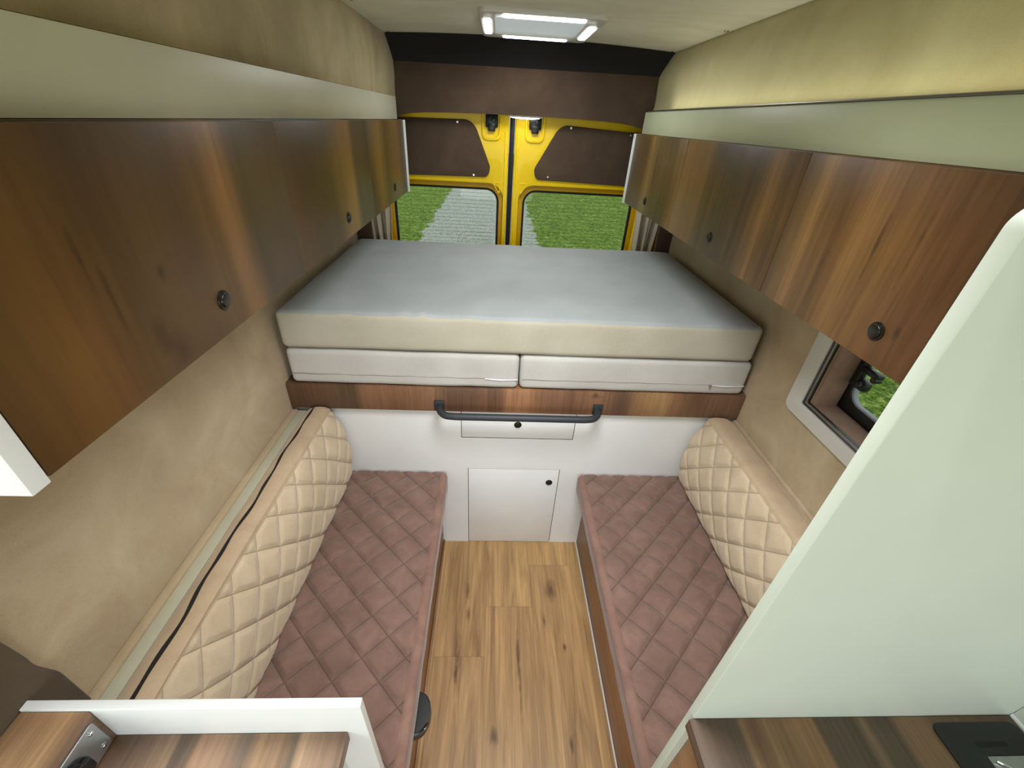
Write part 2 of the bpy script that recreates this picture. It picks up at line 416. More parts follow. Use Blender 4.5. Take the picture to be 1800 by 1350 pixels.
def ground_mat():
    t = NT('grass and gravel', .95, .1)
    s = t.sep(); x = s[0]
    e = t.noise(t.mapping((1,1,1)), 2.2, 6, .7)
    xx = t.math('ADD', x, t.math('MULTIPLY', t.math('SUBTRACT', e, .5), .9))
    inside = t.math('MULTIPLY', t.math('GREATER_THAN', xx, -1.72), t.math('LESS_THAN', xx, .98))
    far = t.math('GREATER_THAN', s[1], 3.2)
    inside = t.math('MULTIPLY', inside, far)
    n1 = t.noise(t.mapping((1,1,1)), 13, 8, .85, .4); n2 = t.noise(t.mapping((1,1,1)), 1.6, 4, .6)
    grass = t.ramp(n1, [(.36, rgba((30,48,10))), (.46, rgba((84,114,34))), (.54, rgba((128,154,62))), (.64, rgba((196,210,120)))])
    grass = t.mix(.5, grass, t.ramp(n2, [(.35, (.36,.36,.36,1)), (.65, (.62,.62,.62,1))]), 'OVERLAY')
    grass = t.mix(t.math('MULTIPLY', t.math('GREATER_THAN', x, 1.05), t.math('LESS_THAN', s[1], 3)), grass,
                  t.mix(1, grass, (1.5,1.75,1.15,1), 'MULTIPLY'))
    n3 = t.noise(t.mapping((1,1,1)), 30, 6, .8)
    grav = t.ramp(n3, [(.38, rgba((122,126,112))), (.5, rgba((176,180,168))), (.62, rgba((222,224,216)))])
    gmix = t.math('GREATER_THAN', t.noise(t.mapping((1,.25,1)), 5, 4, .7), .66)
    grav = t.mix(t.math('MULTIPLY', gmix, .5), grav, grass)
    t.color(t.mix(inside, grass, grav))
    t.bump(n1, 1, .03)
    return t.m
M['ground'] = ground_mat()

def glass_mat(name, tint=(.95,.97,.93,1), refl=.015):
    m = bpy.data.materials.new(name); m.use_nodes = True; t = m.node_tree; t.nodes.clear()
    o = t.nodes.new('ShaderNodeOutputMaterial'); mx = t.nodes.new('ShaderNodeMixShader')
    a = t.nodes.new('ShaderNodeBsdfTransparent'); b = t.nodes.new('ShaderNodeBsdfGlossy')
    a.inputs[0].default_value = tint; b.inputs['Roughness'].default_value = .02
    mx.inputs[0].default_value = refl
    t.links.new(a.outputs[0], mx.inputs[1]); t.links.new(b.outputs[0], mx.inputs[2]); t.links.new(mx.outputs[0], o.inputs[0])
    return m
M['glass'] = glass_mat('window glass')
M['glassR'] = glass_mat('side window glass', (.98,1,.97,1), .02)

def emis(name, col, st):
    m = bpy.data.materials.new(name); m.use_nodes = True; b = m.node_tree.nodes['Principled BSDF']
    b.inputs['Base Color'].default_value = (*col, 1); b.inputs['Emission Color'].default_value = (*col, 1)
    b.inputs['Emission Strength'].default_value = st
    return m
M['led'] = emis('lit LED strip', (1, 1, 1), 7)
M['lamp'] = emis('lit lamp lens', (1, .99, .96), 7)
M['dome'] = emis('frosted roof window', (.62,.70,.74), .35)

# ------------------------------------------------------------------ the setting
XL, XR, YE = -.745, .98, 2.5
struct(box('floor', M['floor'], None, -.80, 1.05, -1.6, 2.53, -.05, 0, 0), 'golden oak plank floor of the van with knots and dark cracks', 'floor')

def profile_wall(name, mat, prof, y0, y1, hole=None, ny=1):
    bm = bmesh.new(); n = len(prof)
    A = [bm.verts.new((p[0], y0, p[1])) for p in prof]; B = [bm.verts.new((p[0], y1, p[1])) for p in prof]
    for i in range(n): bm.faces.new((A[i], A[(i+1) % n], B[(i+1) % n], B[i]))
    bm.faces.new(A[::-1]); bm.faces.new(B)
    return finish(name, bm, mat, None, smooth=True, angle=25)

# left wall: flat lower part up to the soffit above the cabinets, then the upper cloth wall
struct(profile_wall('wall_left', M['suedewall'], [(XL-.06,-.05),(XL,-.05),(XL,1.816),(XL-.06,1.816)], .22, YE),
       'beige suede covered side wall of the van below the left cabinets')
upL = [(-.80,1.8165),(-.489,1.8165),(-.487,1.86),(-.484,1.90),(-.485,1.95),(-.487,2.0),(-.495,2.04),(-.80,2.04)]
struct(profile_wall('wall_upper_left', M['suedeup'], upL, -1.6, YE), 'olive beige suede upper wall above the left cream strip')
upR = [(1.05,1.8165),(.745,1.8165),(.752,1.84),(.752,1.88),(.748,1.93),(.748,1.97),(.754,2.01),(.764,2.035),(1.05,2.035)]
struct(profile_wall('wall_upper_right', M['suedeupr'], upR, -1.6, YE), 'pale beige suede upper wall brightly lit above the right rail')

# right wall with the window opening (y .45-1.06, z 1.03-1.40)
WY0, WY1, WZ0, WZ1 = .43, 1.022, 1.055, 1.385
plate('wall_right', M['suedewall'], None, [(-1.6,-.05),(YE,-.05),(YE,1.8165),(-1.6,1.8165)], [rrect(WY0,WY1,WZ0,WZ1,.004,2)], 'x', XR, XR+.075)
struct(bpy.data.objects['wall_right'], 'beige suede covered side wall of the van around the right window')

# headliner
bm = bmesh.new(); n = 24; ys = [-1.6, YE]; top = []; bot = []
def zc(x): 
    u = (x-.13)/.66; return 2.051-.018*u*u
for i in range(n+1):
    x = -.53+(.80+.53)*i/n
    bot.append([bm.verts.new((x, y, zc(x))) for y in ys]); top.append([bm.verts.new((x, y, zc(x)+.05)) for y in ys])
for i in range(n):
    for S in (bot, top): bm.faces.new((S[i][0], S[i+1][0], S[i+1][1], S[i][1]))
for k in (0, 1):
    for i in range(n): bm.faces.new((bot[i][k], bot[i+1][k], top[i+1][k], top[i][k]))
for i in (0, n): bm.faces.new((bot[i][0], bot[i][1], top[i][1], top[i][0]))
struct(finish('ceiling', bm, M['ceil'], None, smooth=True), 'slightly arched beige suede headliner of the van', 'ceiling')

# rear wall around the doors
DX0, DX1, DZ0, DZ1 = -.70, .868, .12, 1.80
o = plate('wall_rear', M['yellowshade'], None, [(-.80,-.05),(1.05,-.05),(1.05,2.08),(-.80,2.08)], [rrect(DX0,DX1,DZ0,DZ1,.06)], 'y', YE+.001, YE+.045)
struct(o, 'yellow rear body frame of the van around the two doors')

# rear doors -------------------------------------------------------
def rear_door(idx, x0, x1, win, trim, latch, screws, label):
    r = thing('door_%d' % idx, label, 'door', ((x0+x1)/2, 2.49, DZ0), kind='structure')
    wx0, wx1, wz0, wz1, wr = win
    g = .024
    mid = rrect(wx0-.012, wx1+.012, wz0-.012, wz1+.012, wr+.012, 10)
    big = rrect(wx0-g-.012, wx1+g+.012, wz0-g, wz1+g+.012, wr+g, 10)
    plate('door_panel', M['yellow'], r, rrect(x0, x1, DZ0+.003, DZ1-.004, .03), [big], 'y', 2.482, 2.502, .005)
    plate('window_recess', M['yellowshade'], r, rrect(wx0-g-.02, wx1+g+.02, wz0-g-.01, wz1+g+.02, wr+g), [mid], 'y', 2.502, 2.522, .003)
    plate('window_gasket', M['gasket'], r, rrect(wx0-.014, wx1+.014, wz0-.014, wz1+.014, wr+.012, 10), [rrect(wx0, wx1, wz0, wz1, wr, 10)], 'y', 2.512, 2.530, .003)
    gl = plate('window_pane', M['glass'], r, rrect(wx0-.006, wx1+.006, wz0-.006, wz1+.006, wr, 10), [], 'y', 2.521, 2.525)
    # heating wires in the pane
    bm = bmesh.new(); y = 2.5195; rr = .00065
    if idx == 1:
        z = wz1-.018
        while z > wz0+.05:
            cut = wx1-.02
            tube(bm, [(wx0+.01, y, z), (cut, y, z)], rr, 5)
            z -= .019
        for k in range(4):
            d = .021*k
            tube(bm, [(p[0], y, p[1]) for p in rounded([(wx1-.03-.0, .9), (wx1-.22+d, .9), (wx1-.22+d, 1.19-d), (wx1-.012, 1.19-d)], [0,0,.05,0], 6)][1:], rr, 5)
    else:
        z = wz1-.018
        while z > wz0+.02:
            tube(bm, [(wx0+.01, y, z), (wx1-.012, y, z)], rr, 5); z -= .019
    finish('heating_wires', bm, M['thread_dark'], gl)
    # brown cloth trim panel
    tp = plate('upper_trim', [M['brown'], M['dark']], r, rounded(*trim), [], 'y', 2.472, 2.4815, .0025)
    # latch pocket and latch
    lx = latch
    plate('latch_pocket', M['yellow'], r, rounded([(lx-.055,1.80-.01),(lx-.048,1.655),(lx+.048,1.655),(lx+.055,1.79)], [.01,.03,.03,.01]),
          [rounded([(lx-.04,1.775),(lx-.035,1.672),(lx+.035,1.672),(lx+.04,1.775)], [.01,.022,.022,.01])], 'y', 2.474, 2.4825, .0035)
    bm = bmesh.new()
    add_box(bm, lx-.031, lx+.031, 2.464, 2.482, 1.712, 1.772, .007)
    add_box(bm, lx-.018, lx+.018, 2.460, 2.482, 1.696, 1.73, .004)
    add_cyl(bm, (lx+.008, 2.456, 1.745), (0,1,0), .012, .01, 20, bev=.002)
    finish('latch', bm, M['black'], r, smooth=True)
    # pressed ridges beside the closing edge
    s = 1 if idx == 1 else -1
    e = x1 if idx == 1 else x0
    box('edge_ridge', M['yellow'], r, *sorted((e-s*.011, e-s*.021)), 2.476, 2.4825, .3, 1.70, .003)
    plate('pressed_corner', M['yellow'], r, rounded([(e-s*.038,1.463),(e-s*.082,1.463),(e-s*.038,1.395)], .006), 
          [rounded([(e-s*.042,1.459),(e-s*.073,1.459),(e-s*.042,1.409)], .004)], 'y', 2.4795, 2.483, .001)
    for sx, sz in screws:
        bm = bmesh.new(); add_cyl(bm, (sx, 2.466, sz), (0,1,0), .0065, .006, 16, bev=.002); add_cyl(bm, (sx, 2.462, sz), (0,1,0), .0035, .005, 12)
        finish('trim_clip', bm, M['chrome'], r, smooth=True)
    return r
M['thread_dark'] = plain('thin dark wire', (74,88,66), .6)
rear_door(1, -.697, .057, (-.552, .002, .93, 1.418, .06),
          ([(-.60,1.476),(-.045,1.486),(-.036,1.535),(-.125,1.742),(-.60,1.733)], [.02,.045,.04,.075,.02]), -.033,
          [(-.205,1.728),(-.123,1.494)], 'left yellow rear door with brown trim panel and heated window')
rear_door(2, .087, .865, (.158, .755, .93, 1.418, .06),
          ([(.206,1.486),(.78,1.474),(.78,1.722),(.315,1.742),(.195,1.535)], [.045,.02,.02,.075,.04]), .187,
          [(.370,1.730),(.272,1.502),(.682,1.715)], 'right yellow rear door with brown trim panel, grass behind its window')
bm = bmesh.new(); add_box(bm, .059, .085, 2.478, 2.50, .13, 1.79, .004); add_box(bm, .068, .076, 2.473, 2.479, .13, 1.79, .002)
struct(finish('trim_1', bm, M['gasket'], None, smooth=True), 'black rubber seal strip between the two yellow rear doors', 'seal')

# header panel and sloped dark panel above the doors
def hdr():
    b = [(-.4875,1.735),(-.475,1.741),(-.455,1.747),(-.42,1.753),(-.36,1.759),(-.25,1.764),(-.07,1.768),(.2,1.771),(.4,1.769),(.52,1.766),(.6,1.762),(.66,1.755),(.70,1.746),(.72,1.738),(.745,1.732)]
    return b+[(.745,1.957),(-.4875,1.951)]
struct(plate('trim_2', [M['brown'], M['cream']], None, hdr(), [], 'y', 2.398, 2.408, .001, edge=True), 'brown suede header panel above the rear doors with pale cut edge', 'panel')
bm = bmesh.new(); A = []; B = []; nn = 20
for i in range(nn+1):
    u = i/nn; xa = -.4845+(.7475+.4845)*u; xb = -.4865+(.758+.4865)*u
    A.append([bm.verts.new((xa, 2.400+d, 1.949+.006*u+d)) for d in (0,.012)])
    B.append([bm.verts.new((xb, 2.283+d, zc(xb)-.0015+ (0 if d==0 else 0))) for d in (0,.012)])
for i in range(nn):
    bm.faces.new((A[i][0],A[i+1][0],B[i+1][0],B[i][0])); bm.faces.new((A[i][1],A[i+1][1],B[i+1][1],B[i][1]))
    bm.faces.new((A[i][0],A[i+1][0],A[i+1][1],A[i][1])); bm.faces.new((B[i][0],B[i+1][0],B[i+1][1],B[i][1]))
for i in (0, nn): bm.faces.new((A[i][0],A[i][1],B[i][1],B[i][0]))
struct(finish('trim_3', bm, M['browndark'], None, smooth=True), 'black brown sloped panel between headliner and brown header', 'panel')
# brown corner panels beside the bed end
struct(box('trim_4', M['brown'], None, XL+.0005, -.665, 2.36, 2.385, 0, 1.42), 'dark brown corner panel beside the left curtain', 'panel')
struct(box('trim_5', M['brown'], None, .90, XR-.0005, 2.36, 2.385, 0, 1.42), 'dark brown corner panel beside the right curtain', 'panel')
# carpet patch on the sliding door pillar, left
pp = [(.222,1.25),(.335,1.14),(.346,1.05),(.352,.985),(.353,.955),(.360,.925),(.366,.90),(.367,.87),(.368,.80),(.369,.3),(.222,.3)]
pp = [(p.x, p.y) for p in spline([(a, b, 0) for a, b in pp[1:9]], 5)]+[(.369,.3),(.222,.3),(.222,1.3)]
struct(plate('trim_6', M['brownpatch'], None, pp, [], 'x', XL, XL+.012, .003), 'dark brown pillar trim with wavy edge on the left wall', 'panel')
# white bead and brown bead along the floor edges
struct(box('baseboard_right', M['white'], None, .4375, .4432, .33, 1.316, 0, .010), 'thin white bead along the right edge of the aisle floor', 'baseboard')
struct(box('baseboard_left', M['woodside'], None, -.2062, -.199, .33, 1.316, 0, .012), 'thin brown bead along the left edge of the aisle floor', 'baseboard')

# ground outside
bm = bmesh.new(); bmesh.ops.create_grid(bm, x_segments=2, y_segments=2, size=40)
for v in bm.verts: v.co.z = -.65
struct(finish('ground', bm, M['ground'], None), 'grass verge and pale gravel track outside the van', 'ground')

# ------------------------------------------------------------------ side window (right)
w = thing('window_1', 'side window with white inner frame and black hinged pane', 'window', (XR, .75, 1.0), kind='structure')
plate('inner_frame', M['framewhite'], w, rrect(.33, 1.102, 1.003, 1.428, .028), [rrect(.40, 1.042, 1.052, 1.40, .003)], 'x', XR-.014, XR, .003)
plate('channel', M['darkalu'], w, rrect(.40, 1.042, 1.052, 1.40, .003), [rrect(.43, 1.024, 1.068, 1.385, .002)], 'x', XR-.010, XR-.001, .002)
plate('channel_lip', M['alu'], w, rrect(.417, 1.029, 1.061, 1.39, .002), [rrect(.43, 1.024, 1.067, 1.385, .002)], 'x', XR-.0135, XR-.009, .0012)
plate('reveal', M['reveal'], w, rrect(WY0+.001, WY1-.001, WZ0+.001, WZ1-.001, .004, 2), [rrect(WY0+.012, WY1-.012, WZ0+.013, WZ1-.012, .004, 2)], 'x', XR-.001, XR+.073, .001)
plate('outer_frame', M['black'], w, rrect(WY0-.03, WY1+.03, WZ0-.03, WZ1+.03, .01), [rrect(.47, .996, 1.098, 1.36, .045)], 'x', XR+.076, XR+.090, .003)
plate('seal', M['grey'], w, rrect(.462, 1.004, 1.090, 1.37, .05), [rrect(.473, .990, 1.103, 1.36, .04)], 'x', XR+.079, XR+.0965, .002)
plate('window_pane', M['glassR'], w, rrect(.455, 1.012, 1.083, 1.375, .05), [], 'x', XR+.097, XR+.101)
bm = bmesh.new()
def lb(x0,x1,y0,y1,z0,z1,b=.003): add_box(bm, x0,x1,y0,y1,z0,z1,b)
lb(XR+.062, XR+.079, .978, 1.006, 1.15, 1.31, .005)
lb(XR+.060, XR+.088, .950, .985, 1.150, 1.182, .010)
lb(XR+.055, XR+.078, .925, .985, 1.205, 1.222, .005)
lb(XR+.058, XR+.080, .955, .985, 1.235, 1.262, .005)
add_cyl(bm, (XR+.052, .932, 1.204), (1,0,0), .009, .022, 18, bev=.002)
add_cyl(bm, (XR+.05, .968, 1.168), (1,0,0), .010, .03, 18, bev=.002)
finish('window_latch', bm, M['black'], w, smooth=True)

# ------------------------------------------------------------------ overhead cabinets
def knob(parent, p, nrm, r=.0155):
    bm = bmesh.new(); n = Vector(nrm)
    add_cyl(bm, Vector(p)-n*.001, nrm, r, .0035, 36, bev=.001)
    add_cyl(bm, Vector(p)+n*.002, nrm, r*.78, .004, 36, r2=r*.70, bev=.001)
    o = finish('push_knob', bm, M['knob'], parent, smooth=True)
    return o
M['knob'] = plain('dark bronze push button', (34,32,26), .22, metal=.3, var=.2, vscale=200)

def build_cabinet(side):
    s = -1 if side == 'L' else 1
    xf = -.43 if side == 'L' else .64
    xw = XL if side == 'L' else XR
    y1, zb, zt = 2.235, 1.431, 1.7265
    y0 = .309 if side == 'L' else .316
    wd = M['woodL'] if side == 'L' else M['woodR']
    lab = ('brown oak overhead cabinet along the left wall with a white end board' if side == 'L'
           else 'brown oak overhead cabinet along the right wall above the side window')
    r = thing('overhead_cabinet', lab, 'cabinet', ((xf+xw)/2, 1.25, zb))
    def bx(nm, m, a, b, *rest, **k): return box(nm, m, r, *sorted((a, b)), *rest, **k)
    bx('carcass', wd, xf+s*.0185, xw-s*.0005, y0, y1, zb+.002, zt, bev=.0005)
    rec = xf+s*.03
    bx('cream_strip', M['cream'] if side == 'L' else M['creamR'], rec, rec+s*.016, y0, 2.262 if side=='L' else 2.255, zt+.0005, 1.812, bev=.001)
    bx('top_board', M['cream'], rec+s*.0165, xw-s*.001, y0, 2.25, zt+.0005, 1.812, bev=.0005)
    edges = [y0+.001, .952, 1.602, y1-.001]
    gap = .0002 if side == 'L' else .0012
    kn = [.646, 1.306, 1.951] if side == 'L' else [.618, 1.272, 1.923]
    for i in range(3):
        d = bx('cabinet_door', wd, xf, xf+s*.018, edges[i]+(gap if i else 0), edges[i+1]-(gap if i < 2 else 0), zb, zt-.0015, bev=.0003 if side == 'L' else .0012)
        knob(d, (xf, kn[i], 1.484), (-s, 0, 0))
    if side == 'R':
        for e in edges[1:2]:
            bx('joint_strip', M['joint'], xf+s*.004, xf+s*.006, e-.0012, e+.0012, zb, zt-.002, bev=0)
    # end panels
    bx('end_panel', M['white'], xf-s*.007, xw-s*.0005, y1+.0005, y1+.0165, zb-.003, zt-.001)
    if side == 'L':
        bx('end_panel', M['white'], xf-s*.0, xw-s*.0005, .289, .3085, zb-.006, 1.812)
    else:
        bx('top_rail', M['alu'], xf+s*.024, xf+s*.052, y0, 2.255, 1.8125, 1.8162, bev=.001)
    return r
M['joint'] = plain('pale door edge', (150,118,76), .5)
M['creamR'] = plain('greenish cream laminate', (192,198,166), .42, var=.03, bump=.08, bscale=500)
build_cabinet('L'); build_cabinet('R')

# ------------------------------------------------------------------ bed platform cabinet
YW, YF = 1.316, 1.296
b = thing('bed_cabinet', 'white cabinet under the raised bed with drawer, small door and oak fascia', 'cabinet', (.1175, 1.8, 0))
dr = (-.113, .342, .655, .7955); do = (-.087, .308, .0, .485)
body = plate('front_panel', [M['white'], M['dark']], b, [(XL+.001,.0005),(-.0875,.0005),(-.0875,.4855),(.3085,.4855),(.3085,.0005),(XR-.001,.0005),(XR-.001,.797),(.3425,.797),(.3425,.6545),(-.1135,.6545),(-.1135,.797),(XL+.001,.797)], [], 'y', YW, YW+.018, edge=True)
box('carcass', M['dark'], b, XL+.002, XR-.002, YW+.0185, 2.30, .001, .897, 0)
d1 = box('drawer', M['white'], b, dr[0]+.0018, dr[1]-.0018, YW-.0002, YW+.016, dr[2]+.002, .7962, .0008)
d2 = box('cabinet_door', M['white'], b, do[0]+.0018, do[1]-.0018, YW-.0002, YW+.016, .003, do[3]-.0018, .0008)
knob(d1, (.112, YW, .7255), (0,-1,0), .015); knob(d2, (.268, YW, .409), (0,-1,0), .015)
fa = box('fascia', M['woodF'], b, XL+.004, XR-.004, YF, YW-.0003, .7975, .9035, .0015)
bm = bmesh.new(); add_box(bm, XL+.002, XR-.002, YW-.012, 2.30, .8975, .9045, 0)
finish('bed_board', bm, M['woodF'], b)
hz = .826
hpts = [(-.188,1.294,.828),(-.188,1.280,.828)]+[tuple(p) for p in spline([(-.188,1.272,.828),(-.182,1.250,.828),(-.162,1.232,hz),(-.128,1.226,hz)],5)]+[(x,1.226,hz) for x in (0,.1,.25)]+\
       [tuple(p) for p in spline([(.348,1.226,hz),(.382,1.232,hz),(.402,1.250,.828),(.408,1.272,.828)],5)]+[(.408,1.280,.828),(.408,1.294,.828)]
bm = bmesh.new(); tube(bm, hpts, .0132, 18)
h = finish('grab_handle', bm, M['blackmatte'], fa, smooth=True, angle=60); h['label'] = 'black tubular grab handle'
for x in (-.192, .412):
    bm = bmesh.new(); add_box(bm, x-.019, x+.019, 1.286, 1.2958, .806, .850, .003)
    # mounting foot belongs to the handle, seen as its own plate
    me = finish('handle_foot', bm, M['blackmatte'], fa, smooth=True)

# mattresses --------------------------------------------------------
def mat_fn(amp, sc, seed, top=None, folds=()):
    def f(p, n):
        q = Vector((p.x*sc+seed, p.y*sc, p.z*sc))
        d = noise.noise(q)*amp + noise.noise(q*2.7)*amp*.4
        v = n*d
        for (cx, cy, dx, dy, w, h, ln) in folds:
            # small gathered crease running along (dx,dy) from (cx,cy)
            rx, ry = p.x-cx, p.y-cy; a = rx*dx+ry*dy; bb = rx*dy-ry*dx
            if -0.01 < a < ln and n.z > .3: v = v+Vector((0,0,1))*h*math.exp(-(bb/w)**2)*max(0, 1-a/ln)
        return v
    return f
folds = [(-.235,1.30,-.35,.94,.011,.008,.30),(-.30,1.30,-.15,.98,.02,.006,.25),(-.08,1.30,.25,.97,.03,.005,.3),(.80,1.32,.5,.86,.03,.003,.2),(-.5,1.30,-.3,.95,.03,.003,.5),(.3,1.3,.1,.99,.05,.002,.6)]
bm = softbox(-.717, .945, 1.292, 2.285, 1.0495, 1.187, .022, .022, mat_fn(.0026, 5, 1.3, folds=folds))
for f in bm.faces:
    f.normal_update(); f.material_index = 0 if f.normal.z > .6 and f.calc_center_median().z > 1.12 else 1
t = finish('mattress', bm, [M['mattop'], M['mattan']], None, smooth=True, angle=80)
tag(t, 'thick grey mattress with beige side filling the raised bed', 'mattress')
def tape_bm(x0, x1, z, y, sag, wd, n=10):
    bm = bmesh.new(); A = []
    for i in range(n+1):
        u = i/n; x = x0+(x1-x0)*u; zz = z-sag*math.sin(math.pi*u); h = wd*(.35+.65*math.sin(math.pi*min(1, u*1.2+.0)) if u < .83 else .55*wd/wd)
        A.append([bm.verts.new((x, y, zz-h/2)), bm.verts.new((x, y-.002, zz)), bm.verts.new((x, y, zz+h/2)), bm.verts.new((x, y+.004, zz))])
    for a, b_ in zip(A, A[1:]):
        for k in range(4): bm.faces.new((a[k], a[(k+1) % 4], b_[(k+1) % 4], b_[k]))
    bm.faces.new(A[0]); bm.faces.new(A[-1])
    return bm
for (x0, x1, zx0, zx1, lab, pull) in ((-.717, .1005, -.022, .098, 'left folded grey mattress cushion under the thick mattress, zip open at its right end', False),
                                (.104, .958, .825, .95, 'right folded grey mattress cushion under the thick mattress, white zip at its right end', True)):
    bm = softbox(x0, x1, 1.296, 1.95, .9065, 1.046, .02, .02, mat_fn(.002, 6, x0*9))
    r = finish('folded_mattress', bm, M['matgrey'], None, smooth=True, angle=80); tag(r, lab, 'mattress')
    finish('zip_tape', tape_bm(zx0, zx1, .950, 1.2935, .004, .008), M['zip'], r, smooth=True)
    bm = bmesh.new(); tube(bm, [(x0+.01+(zx0-x0-.01)*i/20, 1.2955+.002*0, .950+.0012*math.sin(i*1.7)) for i in range(21)], .0011, 6)
    finish('zip_seam', bm, M['thread'], r)
    if pull:
        bm = bmesh.new(); add_box(bm, zx0-.012, zx0-.002, 1.289, 1.2945, .947, .955, .001); add_box(bm, zx0-.006, zx0-.002, 1.290, 1.293, .932, .949, .001)
        finish('zip_pull', bm, M['chrome'], r)

# ------------------------------------------------------------------ benches
def bench(side):
    s = -1 if side == 'L' else 1
    xi = -.207 if side == 'L' else .444
    xw = XL if side == 'L' else XR
    lab = 'low oak bench box along the left wall with black grip' if side == 'L' else 'low oak bench box along the right wall beside the white bead'
    r = thing('bench', lab, 'bench', ((xi+xw)/2, .8, 0))
    def bx(nm, m, a, b_, *rest, **k): return box(nm, m, r, *sorted((a, b_)), *rest, **k)
    bx('bench_box', M['woodside'], xi, xw-s*.0005, .3165, 1.3155, .0005, .398)
    if side == 'L':
        lg = thing('wall_ledge', 'pale board with beige cloth strip behind the left backrest cushion', 'ledge', (-.72, .8, .4))
        box('board', M['creamboard'], lg, -.722, -.692, .3165, 1.2955, .3985, .786)
        box('cloth_strip', M['suedewall'], lg, -.7445, -.7225, .3165, 1.2955, .3985, .792, bev=.004)
        bm = bmesh.new()
        out = []
        for i in range(17):
            a = -math.pi/2+math.pi*i/16; out.append((.494+math.sin(a)*.054, -.207+.004+max(0, math.cos(a))**.55*.062))
        vs0 = [bm.verts.new((x, y, .318)) for y, x in out]; vs1 = [bm.verts.new((x, y, .352)) for y, x in out]
        bm.faces.new(vs0); bm.faces.new(vs1[::-1])
        for i in range(len(out)): bm.faces.new((vs0[i], vs0[(i+1) % len(out)], vs1[(i+1) % len(out)], vs1[i]))
        bmesh.ops.bevel(bm, geom=[e for e in bm.edges if abs(e.verts[0].co.z-e.verts[1].co.z) < 1e-6], offset=.006, segments=3, affect='EDGES')
        g = finish('pull_grip', bm, M['black'], r, smooth=True); g['label'] = 'rounded black pull grip'
    else:
        lg = thing('wall_ledge', 'beige cloth ledge strip behind the right backrest cushion', 'ledge', (.966, .8, .4))
        box('board', M['backband'], lg, .952, .9635, .3165, 1.2955, .3985, .783, bev=.003)
        box('cloth_strip', M['suedewall'], lg, .964, .9795, .3165, 1.2955, .3985, .792, bev=.003)
M['creamboard'] = plain('pale grey green board', (188,186,164), .5)
bench('L'); bench('R')

def seat_cushion(side):
    x0, x1 = ((-.690, -.1715) if side == 'L' else (.384, .9505))
    px, py = (-.4, .992) if side == 'L' else (.629, .87)
    inner = x1 if side == 'L' else x0
    def fn(p, n):
        v = Vector((0,0,0))
        sg = 1 if side == 'L' else -1; RR = .036
        ddx, ddy = (p.x-(inner-sg*RR))*sg, p.y-(1.3135-RR)
        if ddx > 0 and ddy > 0:
            L_ = math.hypot(ddx, ddy); T_ = max(ddx, ddy)
            if L_ > 1e-6: v += Vector((sg*ddx*(T_/L_-1), ddy*(T_/L_-1), 0))
        w = max(0, n.z)
        if w > 0 and p.z > .45:
            edge = abs(p.x-inner)
            u = ((p.x-px)/.0615+(p.y-py)/.0585)/2; vv = ((p.x-px)/.0615-(p.y-py)/.0585)/2
            q = quilt(u, vv, .0095)
            band = .030
            fade = min(1, max(0, (edge-band+.004)/.006))
            v += Vector((0,0,1))*w*q*fade
            v += Vector((0,0,1))*w*(-.0035)*math.exp(-((edge-band)/.003)**2)
            v += Vector((0,0,1))*noise.noise(p*9)*.001
        if abs(n.x) > .4 and abs(p.x-inner) < .02:
            v += n*(noise.noise(Vector((p.y*14, p.z*20, 3)))*.003 - .0025*math.exp(-((p.z-.452)/.003)**2))
        return v
    bm = softbox(x0, x1, .319, 1.3135, .399, .472, .014, .0052, fn, dz=.006)
    uvl = bm.loops.layers.uv.new('UVMap')
    for f in bm.faces:
        for lp_ in f.loops:
            c = lp_.vert.co; lp_[uvl].uv = (((c.x-px)/.0615+(c.y-py)/.0585)/2, ((c.x-px)/.0615-(c.y-py)/.0585)/2)
    for f in bm.faces:
        f.normal_update(); f.material_index = 0 if f.normal.z > .5 and abs(f.calc_center_median().x-inner) > .030 else 1
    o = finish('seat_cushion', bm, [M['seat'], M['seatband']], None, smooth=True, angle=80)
    tag(o, 'brown velvet diamond-quilted seat cushion on the left bench' if side == 'L' else 'brown velvet diamond-quilted seat cushion on the right bench', 'cushion')
seat_cushion('L'); seat_cushion('R')

